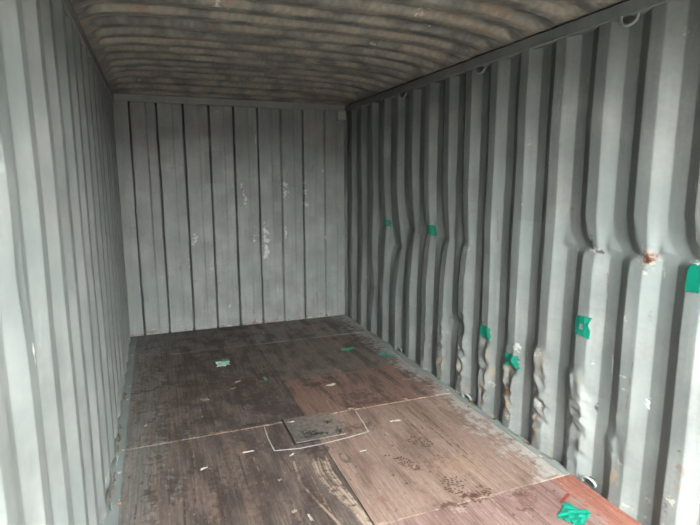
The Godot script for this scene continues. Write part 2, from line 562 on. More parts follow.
	for s in [[1.417, 0.93, 0.03, 0.12], [1.413, 0.80, 0.03, 0.10], [1.40, 1.05, 0.015, 0.06], [1.642, 1.52, 0.03, 0.04], [1.645, 1.43, 0.03, 0.045], [1.858, 1.55, 0.02, 0.03], [1.87, 1.45, 0.015, 0.05], [1.875, 1.31, 0.03, 0.03], [1.168, 1.53, 0.015, 0.03], [1.205, 1.36, 0.015, 0.06], [1.19, 1.43, 0.012, 0.03], [0.674, 0.99, 0.02, 0.05], [0.655, 0.92, 0.015, 0.03], [2.08, 1.687, 0.015, 0.02], [1.29, 0.95, 0.012, 0.04], [1.64, 1.0, 0.012, 0.06], [0.95, 2.27, 0.03, 0.012]]:
		blob(s[0], 2.4 - s[1], s[2], s[3], 0.0, pale, 0.62, 1.2, int(s[0] * 70))
	for s in [[0.50, 1.70, 0.05, 0.01], [2.28, 1.2, 0.04, 0.006], [2.3, 1.75, 0.04, 0.006], [0.8, 0.68, 0.12, 0.005], [0.5, 0.66, 0.1, 0.006], [0.47, 1.48, 0.02, 0.02], [1.30, 1.62, 0.02, 0.03], [0.1, 1.3, 0.03, 0.006], [1.7, 0.45, 0.05, 0.05]]:
		blob(s[0], 2.4 - s[1], s[2], s[3], 0.0, Color(0.34, 0.37, 0.37), 0.6, 0.9, int(s[0] * 70))
	for i in 60:
		blob(r.randf() * W, 2.4 - absf(r.randfn(0.0, 0.02)), r.randf_range(0.01, 0.05), r.randf_range(0.004, 0.012), 0.0, [tan, bare, Color(0.35, 0.2, 0.17)][r.randi() % 3], 0.6, 1.0, i)
	tex = finish()
	var bm := mat(Color.WHITE, 0.55, 0.4, tex[0])
	var wb := node_at("wall_back", Vector3.ZERO)
	tag(wb, "grey steel back wall of upright folded panels with deep channels added for dark lines", "wall", "", "structure")
	put("backing", bar(Vector3(W + 0.16, 2.6, 0.01), 0.002), mat(Color(0.37, 0.385, 0.378), 0.6), wb, Vector3(W * 0.5, 1.2, -0.185))
	var edge := [-0.06]
	for k in 10: edge.append(0.128 + 0.2468 * k)
	for k in edge.size():
		var x0: float = edge[k] + 0.008
		var x1: float = (edge[k + 1] if k + 1 < edge.size() else W + 0.06) - 0.008
		if x1 - x0 < 0.03: continue
		var step: float = x0 + 0.135
		var xs := PackedFloat32Array([x0 - 0.0005, x0, x0 + 0.003, x0 + 0.007])
		var flat_end := x1
		if step < x1 - 0.03 and k > 0:
			for q in [lerpf(x0, step, 0.5), step - 0.006, step - 0.002, step + 0.010, step + 0.014]: xs.append(q)
		elif k == 0: xs.append(0.06)
		for q in [x1 - 0.007, x1 - 0.003, x1, x1 + 0.0005]: xs.append(q)
		var st := step if (step < x1 - 0.03 and k > 0) else 99.0
		var shape := func(u, v):
			var z := 0.0
			if u > st: z = -0.016 * clampf((u - st) / 0.010, 0.0, 1.0)
			if u < x0 or u > x1: z = -0.172
			elif u < x0 + 0.002 or u > x1 - 0.002: z -= 0.003
			z += 0.004 * wave.get_noise_2d(u * 40.0 + 50.0, v * 22.0)
			return Vector3(u + 0.0035 * wave.get_noise_2d(v * 30.0, edge[k] * 900.0), v, z)
		var pn := put("panel", sheet(xs, steps(-0.02, 2.34, 30), shape, func(u, v): return Vector2(u / W, (2.4 - v) / 2.4), Vector3(0, 0, -0.003)), bm, wb)
		pn.set_meta("label", "upright folded grey steel panel")

# ---------------------------------------------------------------- floor
func build_floor() -> void:
	var s := 330.0
	canvas(int(W * s), int(4.7 * s), s)
	var grain := streak_bytes(cw, chh, cw, chh / 30, 0.16, 101, 4)
	var fibre := streak_bytes(cw, chh, cw, chh / 9, 0.35, 102, 2)
	var dirt := noise_bytes(cw, chh, 0.010, 103, 5)
	var spot := noise_bytes(cw, chh, 0.045, 104, 4)
	var wash := streak_bytes(cw, chh, cw / 2, chh / 8, 0.035, 105, 4)
	for y in chh:
		var z := y / s
		for x in cw:
			var i := y * cw + x
			var fx := x / s
			var g := (grain[i] - 128) / 128.0
			var f := (fibre[i] - 128) / 128.0
			var d := dirt[i] / 255.0
			var p := spot[i] / 255.0
			var w := wash[i] / 255.0
			var c: Vector3
			var stain := Vector3(54, 46, 42)
			var amount := 0.0
			if z < 0.715:
				c = Vector3(92, 88, 83) if fx < 1.17 else Vector3(106, 102, 97)
				amount = clampf((d * 0.5 + w * 0.6 - 0.46) * 2.4, 0.0, 0.75)
			elif z < 2.375:
				if fx < 1.17:
					c = Vector3(88, 79, 73)
					amount = clampf((d * 0.6 + w * 0.6 - 0.45) * 2.2, 0.0, 0.7)
				elif z < 1.71:
					c = Vector3(98, 89, 82)
					amount = clampf((d * 0.5 + w * 0.6 - 0.47) * 2.0, 0.0, 0.6)
				else:
					c = Vector3(112, 88, 78)
					amount = clampf((w - 0.5) * 1.8, 0.0, 0.6)
			elif z < 3.525:
				if fx < 1.17:
					c = Vector3(88, 77, 71)
					amount = clampf((w - 0.40) * 2.0, 0.0, 0.75)
				else:
					c = Vector3(130, 109, 98)
					stain = Vector3(98, 80, 70)
					amount = clampf((w - 0.40) * 1.9, 0.0, 0.7)
			else:
				if fx < 1.17:
					c = Vector3(88, 77, 71)
					amount = clampf((w - 0.4) * 2.4, 0.0, 0.85)
				else:
					c = Vector3(126, 103, 96)
					stain = Vector3(97, 74, 67)
					amount = clampf((w - 0.42) * 1.8, 0.0, 0.7)
					var red := clampf((fx - 2.17 + (p - 0.5) * 0.12) * 22.0, 0.0, 1.0)
					c = c.lerp(Vector3(128, 78, 64), red * 0.85)
					amount *= 1.0 - red
			# dried grey dust along the two long edges, broken up by its own grain
			var dust := 0.0
			if z < 3.525: dust = clampf((fx - 2.14 + (p - 0.5) * 0.22 + (d - 0.5) * 0.2) * 5.0, 0.0, 0.7)
			if fx < 0.5: dust = maxf(dust, clampf((0.26 - fx + (p - 0.5) * 0.3 + (w - 0.5) * 0.4) * 5.0, 0.0, 0.5))
			c = c.lerp(stain, amount)
			c *= 0.80 if fx < 1.17 else 0.78
			c = c.lerp(Vector3(126, 128, 126) if fx > 1.0 else Vector3(98, 100, 98), dust)
			c += Vector3(14, 12, 11) * (g * 0.9 + f * 0.7)
			if p > 0.80: c = c.lerp(Vector3(140, 125, 112), (p - 0.80) * 2.0)
			if p < 0.17: c = c.lerp(Vector3(34, 28, 26), (0.17 - p) * 4.0)
			var k := i * 3
			buf[k] = clampi(int(c.x), 0, 255)
			buf[k + 1] = clampi(int(c.y), 0, 255)
			buf[k + 2] = clampi(int(c.z), 0, 255)
	var r := RandomNumberGenerator.new()
	r.seed = 404
	var wood := Color(0.421, 0.335, 0.281)
	var pale := Color(0.468, 0.413, 0.367)
	var dark := Color(0.12, 0.1, 0.09)
	var mud := Color(0.19, 0.12, 0.09)
	# splintered edges along the seams
	for i in 150:
		var x := r.randf() * 2.25
		blob(x, 2.375 + r.randfn(0.0, 0.010), r.randf_range(0.01, 0.05), r.randf_range(0.003, 0.008), r.randf_range(-0.2, 0.2), [wood, pale][r.randi() % 2], r.randf_range(0.3, 0.8), 1.0, i)
		if i % 2 == 0: blob(x, 0.72 + r.randfn(0.0, 0.008), r.randf_range(0.02, 0.06), r.randf_range(0.003, 0.008), 0.0, wood, r.randf_range(0.2, 0.7), 1.0, i)
		if i % 3 == 0: blob(1.17 + x * 0.5, 3.525 + r.randfn(0.0, 0.006), r.randf_range(0.01, 0.04), r.randf_range(0.002, 0.006), 0.0, pale, 0.6, 1.0, i)
		if i % 3 == 1: blob(1.2 + x * 0.46, 1.715 + r.randfn(0.0, 0.008), r.randf_range(0.01, 0.04), r.randf_range(0.002, 0.006), 0.0, wood, 0.5, 1.0, i)
	blob(0.62, 2.36, 0.10, 0.018, 0.0, wood, 0.8, 1.0, 4)
	blob(0.42, 2.33, 0.01, 0.10, 0.0, wood, 0.5, 1.0, 4)
	blob(0.80, 2.33, 0.06, 0.03, 0.0, dark, 0.9, 0.8, 9)
	# worn tan lines running with the boards
	for i in 8: stroke([Vector2(1.80 + i * 0.012, 0.12 + r.randf() * 0.2), Vector2(1.86 + i * 0.008, 1.15 + r.randf() * 0.15)], 0.006, Color(0.39, 0.32, 0.273), 0.45, 0.9, 0.01)
	blob(1.88, 1.1, 0.06, 0.07, 0.0, Color(0.406, 0.328, 0.273), 0.6, 1.0, 3)
	for i in 26:
		var x := r.randf_range(1.25, 2.2)
		var z := r.randf_range(0.8, 3.2)
		stroke([Vector2(x, z), Vector2(x + r.randf_range(-0.02, 0.02), z + r.randf_range(0.2, 0.6))], 0.004, [wood, pale, mud][r.randi() % 3], 0.4, 0.9, 0.01)
	for i in 60:
		var x := r.randf_range(0.1, 1.15)
		var z := r.randf_range(0.8, 3.4)
		stroke([Vector2(x, z), Vector2(x + r.randf_range(-0.01, 0.01), z + r.randf_range(0.1, 0.5))], 0.005, [dark, mud, wood][r.randi() % 3], 0.35, 0.9, 0.01)
	# dark oil patches
	for q in [[0.95, 1.9, 0.16, 0.30, 0.5], [0.75, 1.55, 0.20, 0.20, 0.5], [0.55, 0.9, 0.10, 0.05, 0.7], [0.40, 1.05, 0.05, 0.04, 0.7], [0.75, 0.45, 0.16, 0.10, 0.6], [0.50, 0.30, 0.10, 0.04, 0.6], [0.45, 1.5, 0.08, 0.03, 0.6], [0.30, 2.0, 0.06, 0.04, 0.5], [0.55, 2.15, 0.16, 0.06, 0.5],
			[1.62, 2.18, 0.17, 0.12, 0.45], [1.40, 1.85, 0.10, 0.05, 0.7], [1.35, 1.75, 0.06, 0.05, 0.7], [1.55, 1.78, 0.06, 0.04, 0.5], [1.7, 2.3, 0.2, 0.05, 0.4], [2.1, 0.95, 0.08, 0.03, 0.7], [2.15, 1.1, 0.05, 0.03, 0.6], [2.05, 0.88, 0.05, 0.02, 0.6],
			[0.90, 2.62, 0.20, 0.10, 0.4], [0.72, 3.0, 0.10, 0.22, 0.4], [1.10, 2.78, 0.10, 0.06, 0.6], [0.40, 2.75, 0.02, 0.05, 0.7], [0.3, 2.9, 0.02, 0.03, 0.6], [1.48, 2.62, 0.10, 0.05, 0.45], [1.36, 2.6, 0.05, 0.10, 0.4]]:
		blob(q[0], q[1], q[2], q[3], 0.0, Color(0.15, 0.115, 0.1), q[4], 0.9, int(q[0] * 40 + q[1] * 7))
	blob(1.175, 1.71, 0.035, 0.02, 0.4, dark, 0.95, 0.6, 2)
	# gouged tracks, bare pale wood
	var t1 := [Vector2(0.958, 2.86), Vector2(0.945, 2.98), Vector2(0.94, 3.09), Vector2(0.972, 3.25), Vector2(1.019, 3.435), Vector2(1.03, 3.60)]
	stroke(t1, 0.009, Color(0.42, 0.37, 0.325), 0.9, 0.3, 0.005)
	for k in 16:
		var o := k * 0.0062 + r.randf_range(-0.002, 0.002)
		var tone: Color = [Color(0.47, 0.42, 0.37), Color(0.40, 0.35, 0.31), Color(0.50, 0.45, 0.40)][k % 3]
		stroke([Vector2(1.052 + o, 2.868 + r.randf() * 0.05), Vector2(1.042 + o, 3.02), Vector2(1.062 + o * 0.9, 3.18), Vector2(1.118 + o * 0.5, 3.40), Vector2(1.14 + o * 0.3, 3.55)], 0.004, tone, r.randf_range(0.1, 0.8), 0.7, 0.010)
	# loose grit, flakes and burn specks all over the boards
	for i in 900:
		var fleck: Color = [Color(0.10, 0.085, 0.075), Color(0.12, 0.10, 0.09), Color(0.42, 0.37, 0.32), Color(0.36, 0.30, 0.25), Color(0.48, 0.44, 0.40)][r.randi() % 5]
		blob(r.randf() * 2.3, r.randf() * 3.9, r.randf_range(0.003, 0.009), r.randf_range(0.003, 0.014), r.randf_range(-0.4, 0.4), fleck, r.randf_range(0.25, 0.8), 0.9, i)
	for i in 46:
		blob(r.randf_range(0.08, 1.12), r.randf_range(0.1, 2.35), r.randf_range(0.02, 0.10), r.randf_range(0.02, 0.06), r.randf_range(-0.4, 0.4), [Color(0.13, 0.105, 0.095), Color(0.34, 0.30, 0.27)][i % 2], r.randf_range(0.25, 0.6), 1.2, i)
	for i in 20:
		blob(r.randf_range(0.1, 1.1), r.randf_range(2.45, 3.5), r.randf_range(0.01, 0.04), r.randf_range(0.05, 0.2), 0.0, [Color(0.14, 0.11, 0.10), Color(0.36, 0.29, 0.25)][i % 2], r.randf_range(0.25, 0.55), 1.2, i)
	# light worn wood and prints on the pale boards
	blob(1.80, 3.22, 0.16, 0.12, 0.4, Color(0.468, 0.382, 0.312), 0.5, 1.0, 5)
	blob(1.45, 3.40, 0.12, 0.12, 0.0, Color(0.437, 0.359, 0.32), 0.45, 1.0, 6)
	blob(1.85, 2.95, 0.10, 0.06, 0.3, Color(0.437, 0.367, 0.32), 0.45, 1.0, 7)
	shoeprint(Vector2(1.742, 2.93), -2.2, 0.16, 0.085, mud, 0.8)
	shoeprint(Vector2(1.554, 3.113), -1.95, 0.17, 0.06, mud, 0.75)
	shoeprint(Vector2(1.680, 3.385), -1.2, 0.15, 0.10, mud, 0.95)
	shoeprint(Vector2(1.76, 3.50), -0.6, 0.15, 0.08, mud, 0.8)
	shoeprint(Vector2(1.98, 3.60), -0.7, 0.18, 0.08, Color(0.281, 0.187, 0.156), 0.6)
	blob(1.73, 3.49, 0.07, 0.03, 0.2, Color(0.18, 0.1, 0.07), 0.9, 1.0, 6)
	blob(1.58, 3.52, 0.08, 0.03, 0.2, Color(0.22, 0.16, 0.13), 0.85, 1.0, 2)
	blob(1.60, 3.56, 0.04, 0.03, 0.2, Color(0.468, 0.421, 0.398), 0.7, 1.0, 2)
	blob(1.95, 3.57, 0.05, 0.02, 0.2, mud, 0.6, 1.0, 12)
	blob(1.90, 3.68, 0.05, 0.02, 0.2, mud, 0.5, 1.0, 13)
	blob(1.283, 3.355, 0.035, 0.035, 0.0, Color(0.35, 0.25, 0.21), 0.8, 0.6, 3)
	blob(1.25, 3.10, 0.022, 0.02, 0.0, Color(0.328, 0.25, 0.211), 0.6, 0.6, 3)
	blob(1.47, 2.99, 0.010, 0.010, 0.0, mud, 0.8, 0.4, 3)
	for a in 22:                        # the greasy ring beside the seam
		var w := TAU * a / 22.0
		if a > 16: continue
		blob(1.240 + 0.024 * cos(w), 2.925 + 0.05 * sin(w), 0.010, 0.010, 0.0, Color(0.24, 0.21, 0.2), 0.7, 0.5, a)
	blob(1.24, 2.965, 0.02, 0.03, 0.0, Color(0.24, 0.21, 0.2), 0.5, 0.8, 4)
	stroke([Vector2(2.10, 3.70), Vector2(2.19, 3.66)], 0.012, Color(0.328, 0.125, 0.0936), 0.8, 0.6)
	stroke([Vector2(1.013, 2.34), Vector2(1.015, 2.678)], 0.014, Color(0.05, 0.045, 0.04), 0.95, 0.3)  # dark gap along the square, its shade painted into the floor colour
	stroke([Vector2(1.015, 2.678), Vector2(1.17, 2.684)], 0.008, Color(0.07, 0.06, 0.05), 0.8, 0.5)  # the near edge of the same gap, painted dark as well
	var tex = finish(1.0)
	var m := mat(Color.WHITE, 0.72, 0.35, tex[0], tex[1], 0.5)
	var fl := node_at("floor", Vector3.ZERO)
	tag(fl, "worn plywood container floor of dark and pale boards", "floor", "", "structure")
	put("subfloor", bar(Vector3(W + 0.1, 0.05, LEN + 0.2), 0.003), mat(Color(0.33, 0.31, 0.29), 0.9), fl, Vector3(W * 0.5, -0.06, LEN * 0.5 - 0.095))
	for q in [[0.052, 1.165, 0.012, 0.712, 0.0, "dark plywood board"], [1.174, 2.334, 0.012, 0.713, -0.001, "greyish plywood board"], [0.052, 1.168, 0.717, 2.372, 0.0, "dark oil-stained plywood board"],
			[1.172, 2.300, 0.717, 1.708, -0.002, "grey-brown plywood board"], [1.173, 2.300, 1.713, 2.372, 0.002, "reddish brown plywood board"], [0.052, 1.168, 2.378, 3.523, 0.0, "dark brown plywood board with gouged tracks"],
			[1.172, 2.300, 2.378, 3.522, 0.0, "pale brown plywood board with shoe prints"], [0.052, 1.168, 3.528, 4.675, 0.0, ""], [1.172, 2.336, 3.528, 4.675, 0.001, "reddish plywood board with an orange edge"],
			[0.052, 1.168, 4.68, 5.86, 0.0, ""], [1.172, 2.336, 4.68, 5.86, 0.0, ""]]:
		var sz := Vector3(q[1] - q[0], 0.028, q[3] - q[2])
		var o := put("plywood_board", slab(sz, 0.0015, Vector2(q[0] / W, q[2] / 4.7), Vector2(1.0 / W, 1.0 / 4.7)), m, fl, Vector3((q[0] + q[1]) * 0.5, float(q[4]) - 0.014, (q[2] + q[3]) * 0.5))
		if q[5] != "": o.set_meta("label", q[5])
	# the thin square let in over the seam, and the white outline drawn round it
	canvas(128, 128, 128 / 0.33)
	var n1 := noise_bytes(128, 128, 0.05, 201, 4)
	for i in 128 * 128:
		var t := n1[i] / 255.0
		var c := Vector3(66, 62, 59).lerp(Vector3(104, 94, 86), clampf(t * 0.8 + ((i % 128) / 128.0 - 0.6) * 0.5, 0.0, 1.0))
		for k in 3: buf[i * 3 + k] = int(c[k])
	for q in [[0.11, 0.24, 0.05, 0.03], [0.16, 0.27, 0.06, 0.02], [0.09, 0.28, 0.04, 0.015], [0.30, 0.28, 0.02, 0.05], [0.27, 0.14, 0.03, 0.02]]:
		blob(q[0], q[1], q[2], q[3], 0.2, Color(0.07, 0.06, 0.06), 0.9, 1.2, int(q[0] * 100))
	blob(0.045, 0.05, 0.03, 0.012, 0.0, Color(0.82, 0.78, 0.72), 0.8, 0.8, 1)
	var pt = finish(1.0)
	var pl := put("repair_square", slab(Vector3(0.325, 0.004, 0.325), 0.0015, Vector2.ZERO, Vector2(1 / 0.325, 1 / 0.325)), mat(Color.WHITE, 0.7, 0.35, pt[0], pt[1], 0.4), fl, Vector3(1.184, 0.0022, 2.508))
	pl.set_meta("label", "dark thin square let in over the seam")
	var line := [Vector2(0.882, 2.394), Vector2(0.874, 2.55), Vector2(0.880, 2.706), Vector2(1.028, 2.734), Vector2(1.167, 2.733), Vector2(1.33, 2.718), Vector2(1.490, 2.694), Vector2(1.508, 2.55), Vector2(1.519, 2.397)]
	var st := SurfaceTool.new()
	st.begin(Mesh.PRIMITIVE_TRIANGLES)
	st.set_smooth_group(-1)
	for i in line.size() - 1:
		var a: Vector2 = line[i]
		var b: Vector2 = line[i + 1]
		var steps_n := 8
		for k in steps_n:
			var p0 := a.lerp(b, float(k) / steps_n)
			var p1 := a.lerp(b, float(k + 1) / steps_n + 0.02)
			var sd := (b - a).orthogonal().normalized()
			var w0 := 0.0036 * (1.0 + 0.5 * lump.get_noise_2d(p0.x * 900.0, p0.y * 900.0))
			var w1 := 0.0036 * (1.0 + 0.5 * lump.get_noise_2d(p1.x * 900.0, p1.y * 900.0))
			var pts := PackedVector3Array()
			for pr in [[p0, w0], [p1, w1]]:
				for e in [-1.0, 1.0]:
					var f: Vector2 = pr[0] + sd * e * pr[1]
					pts.append(Vector3(f.x, 0.0002, f.y))
					pts.append(Vector3(f.x, 0.0012, f.y))
			hull(st, pts)
	st.generate_normals()
	var ol := put("painted_outline", st.commit(), mat(Color(0.50, 0.49, 0.475), 0.8, 0.3), fl)
	ol.set_meta("label", "thin white painted rectangle on the boards")

func shoeprint(at: Vector2, ang: float, length: float, width: float, c: Color, a: float) -> void:
	var f := Vector2(cos(ang), sin(ang))
	var sd := f.orthogonal()
	var n := int(length / 0.017)
	for i in n:
		var t := (i + 0.5) / n * 2.0 - 1.0
		var w := width * 0.5 * sqrt(1.0 - t * t * 0.8)
		for j in 5:
			var u := (j - 2) / 2.0
			if grit[(i * 61 + j * 37 + int(at.x * 900)) & 0xffff] < 95: continue
			var p := at + f * (t * length * 0.5 + absf(u) * 0.012) + sd * u * w
			blob(p.x, p.y, 0.0072, 0.0125, ang + u * 0.5, c, a, 0.7, i * 5 + j)

# ---------------------------------------------------------------- ceiling
func build_ceiling() -> void:
	var s := 210.0
	canvas(int(W * s), int(4.4 * s), s)
	var band := streak_bytes(cw, chh, cw / 36, chh, 0.06, 301, 4)
	var dirt := noise_bytes(cw, chh, 0.016, 302, 4)
	var fine := noise_bytes(cw, chh, 0.10, 303, 3)
	var hue := noise_bytes(cw, chh, 0.008, 304, 3)
	for i in cw * chh:
		var b := band[i] / 255.0
		var d := dirt[i] / 255.0
		var f := fine[i] / 255.0 - 0.5
		var h := hue[i] / 255.0
		var c := Vector3(114, 115, 110).lerp(Vector3(138, 137, 131), b)
		var brown := Vector3(126, 115, 100).lerp(Vector3(120, 113, 100), h)
		c = c.lerp(brown, clampf((b * 0.7 + d * 0.7 - 0.52) * 1.8, 0.0, 0.62))
		c = c.lerp(Vector3(72, 71, 68), clampf((0.42 - d * 0.5 - b * 0.2) * 3.0, 0.0, 0.7))
		c = c * 1.0 + Vector3(24, 22, 20) * f
		for k in 3: buf[i * 3 + k] = clampi(int(c[k]), 0, 255)
	var r := RandomNumberGenerator.new()
	r.seed = 606
	var flake := Color(0.78, 0.76, 0.72)
	for q in [[0.855, 2.936], [0.846, 2.736], [0.684, 2.639], [0.632, 2.157], [1.541, 2.055], [0.30, 2.65], [1.633, 2.51], [1.707, 2.874], [1.80, 2.35], [1.9, 2.75]]:
		for i in 7:
			blob(q[0] + r.randfn(0.0, 0.03), q[1] + r.randfn(0.0, 0.02), r.randf_range(0.006, 0.02), r.randf_range(0.004, 0.012), 0.0, [flake, flake, Color(0.62, 0.44, 0.36)][i % 3], 0.7, 1.0, i)
	for q in [[0.24, 2.5, 0.06, 0.05], [0.30, 2.45, 0.03, 0.12], [1.9, 2.9, 0.10, 0.03], [2.0, 3.1, 0.15, 0.04], [2.1, 2.85, 0.10, 0.03], [1.85, 2.55, 0.12, 0.02], [1.5, 2.5, 0.3, 0.02], [1.2, 2.7, 0.3, 0.03], [0.9, 2.2, 0.3, 0.02]]:
		blob(q[0], q[1], q[2], q[3], 0.0, Color(0.48, 0.38, 0.30), 0.5, 1.1, int(q[1] * 30))
	for i in 120:
		blob(r.randf() * W, r.randf() * 3.6, r.randf_range(0.004, 0.02), r.randf_range(0.003, 0.01), 0.0, [flake, Color(0.3, 0.28, 0.25), Color(0.5, 0.36, 0.27)][i % 3], 0.5, 1.0, i)
	var tex = finish()
	var zs := PackedFloat32Array()
	var n := int((LEN + 0.1) / 0.0179)
	for i in n + 1: zs.append(lerpf(-0.2, LEN + 0.02, float(i) / n))
	var xs := PackedFloat32Array([-0.06, -0.02, 0.0, 0.012, 0.025, 0.04, 0.055, 0.07])
	for i in 31: xs.append(lerpf(0.09, W - 0.09, i / 30.0))
	for e in [0.07, 0.055, 0.04, 0.025, 0.012, 0.0, -0.02, -0.06]: xs.append(W - e)
	var cl := put("ceiling", sheet(xs, zs, func(u, v): return Vector3(u, roof_y(clampf(u, 0.0, W), v), v), func(u, v): return Vector2(u / W, v / 4.4), Vector3(0, 0.004, 0)), mat(Color.WHITE, 0.6, 0.4, tex[0]))
	tag(cl, "ribbed steel roof with brown dirt and flaking paint", "ceiling", "", "structure")

# ---------------------------------------------------------------- rails, posts, ground
func build_frame() -> void:
	paint_steel(1.5, 0.6, 150.0, 401, Color(0.330, 0.344, 0.337), Color(0.432, 0.441, 0.431), Color(0.348, 0.376, 0.368))
	for i in 40: blob(rng.randf() * 1.5, rng.randf() * 0.6, 0.02, 0.006, 0.0, [Color(0.3, 0.3, 0.29), Color(0.8, 0.8, 0.78)][i % 2], 0.5, 1.0, i)
	var tex = finish()
	var m := mat(Color.WHITE, 0.55, 0.4, tex[0])
	m.uv1_triplanar = true
	m.uv1_world_triplanar = true
	m.uv1_scale = Vector3(0.67, 0.67, 0.67)
	var rr := put("trim_1", bar(Vector3(0.06, 0.072, LEN + 0.2), 0.008), m, self, Vector3(W + 0.026, RAIL_Y + 0.036, LEN * 0.5 - 0.1))
	tag(rr, "grey steel top rail above the dented wall", "rail", "", "structure")
	var rl := put("trim_2", bar(Vector3(0.06, 0.072, LEN + 0.2), 0.008), m, self, Vector3(-0.026, RAIL_Y + 0.036, LEN * 0.5 - 0.1))
	tag(rl, "grey steel top rail above the undented wall", "rail", "", "structure")
	# roof flange boxes that close the gap above the rails
	var f1 := put("trim_3", bar(Vector3(0.05, 0.10, LEN + 0.5), 0.004), m, self, Vector3(W + 0.075, RAIL_Y + 0.07, LEN * 0.5))
	tag(f1, "outer roof flange over the dented wall", "rail", "", "structure")
	var f2 := put("trim_4", bar(Vector3(0.05, 0.10, LEN + 0.5), 0.004), m, self, Vector3(-0.075, RAIL_Y + 0.07, LEN * 0.5))
	tag(f2, "outer roof flange over the undented wall", "rail", "", "structure")
	var hb := put("trim_5", bar(Vector3(W + 0.1, 0.15, 0.20), 0.006), m, self, Vector3(W * 0.5, 2.325 + 0.075, -0.09))
	tag(hb, "grey steel header beam across the back wall", "rail", "", "structure")
	# floor edge angles
	var gm := mat(Color(0.95, 0.97, 0.97), 0.6, 0.4, tex[0])
	gm.uv1_triplanar = true
	gm.uv1_world_triplanar = true
	var e1 := put("trim_6", bar(Vector3(0.062, 0.02, 3.50), 0.002), gm, self, Vector3(0.020, -0.009, 1.765))
	tag(e1, "painted steel edge strip beside the dark boards", "edge strip", "", "structure")
	var e2 := put("trim_7", bar(Vector3(0.055, 0.02, 2.79), 0.002), gm, self, Vector3(2.330, -0.0085, 2.125))
	tag(e2, "painted steel edge strip beside the pale boards", "edge strip", "", "structure")
	var b1 := put("trim_8", bar(Vector3(0.08, 0.16, LEN + 0.5), 0.004), m, self, Vector3(-0.085, -0.06, LEN * 0.5))
	tag(b1, "bottom side rail under the undented wall", "rail", "", "structure")
	var b2 := put("trim_9", bar(Vector3(0.08, 0.16, LEN + 0.5), 0.004), m, self, Vector3(W + 0.085, -0.06, LEN * 0.5))
	tag(b2, "bottom side rail under the dented wall", "rail", "", "structure")
	# door frame at the open end
	var df := node_at("door_1", Vector3(W * 0.5, 0, LEN + 0.05))
	tag(df, "open steel door frame at the container mouth", "door frame", "", "structure")
	for sx in [-1, 1]: put("post", bar(Vector3(0.14, 2.6, 0.20), 0.01), m, df, Vector3(sx * (W * 0.5 + 0.065), 1.15, 0.0))
	put("header", bar(Vector3(W + 0.2, 0.22, 0.20), 0.01), m, df, Vector3(0, 2.39, 0.0))
	put("sill", bar(Vector3(W + 0.1, 0.12, 0.18), 0.01), m, df, Vector3(0, -0.065, 0.09))
	# the two door leaves behind the camera, swung out; daylight comes in between them
	var xs := PackedFloat32Array()
	for k in 5:
		for e in [0.0, 0.03, 0.04, 0.11, 0.12, 0.19]: xs.append(k * 0.234 + e)
	xs.append(1.17)
	var leaf := sheet(xs, steps(0.0, 2.28, 6), func(u, v): return Vector3(u, v, 0.03 * (1.0 if fposmod(u, 0.234) > 0.115 else 0.0)), func(u, v): return Vector2(u, v), Vector3(0, 0, 0.004))
	for q in [["door_2", -0.03, -75.0, "open corrugated steel door leaf hinged beside the undented wall"], ["door_3", W + 0.03, -104.0, "open corrugated steel door leaf hinged beside the dented wall"]]:
		var dl := node_at(q[0], Vector3(q[1], 0.0, LEN + 0.14))
		dl.rotation.y = deg_to_rad(q[2])
		tag(dl, q[3], "door", "", "structure")
		put("leaf", leaf, m, dl)
		put("stile", bar(Vector3(0.06, 2.28, 0.05), 0.006), m, dl, Vector3(1.14, 1.14, 0.02))
		put("stile", bar(Vector3(0.06, 2.28, 0.05), 0.006), m, dl, Vector3(0.03, 1.14, 0.02))
		put("gasket", bar(Vector3(0.02, 2.28, 0.03), 0.004), mat(Color(0.06, 0.06, 0.06), 0.8), dl, Vector3(1.177, 1.14, 0.02))
	# unseen wall added across the yard to hide the low sky from the mouth
	var yw := put("wall_sky_blocker", bar(Vector3(24, 2.6, 2.4), 0.05), mat(Color(0.30, 0.25, 0.23), 0.7), self, Vector3(W * 0.5, 1.14, LEN + 6.4))
	tag(yw, "added unseen wall across the yard that hides the low sky", "wall", "", "structure")
	# the yard outside
	var gt := NoiseTexture2D.new()
	var gn := FastNoiseLite.new()
	gn.seed = 9
	gn.frequency = 0.02
	gt.noise = gn
	gt.width = 256
	gt.height = 256
	var gr := Gradient.new()
	gr.colors = PackedColorArray([Color(0.33, 0.325, 0.315), Color(0.41, 0.405, 0.395)])
	gt.color_ramp = gr
	var ym := mat(Color.WHITE, 0.9, 0.3, gt)
	ym.uv1_triplanar = true
	ym.uv1_scale = Vector3(0.4, 0.4, 0.4)
	var gd := put("ground", bar(Vector3(40, 0.2, 40), 0.01), ym, self, Vector3(W * 0.5, -0.26, 8.0))
	tag(gd, "plain concrete yard under the container", "ground", "", "structure")

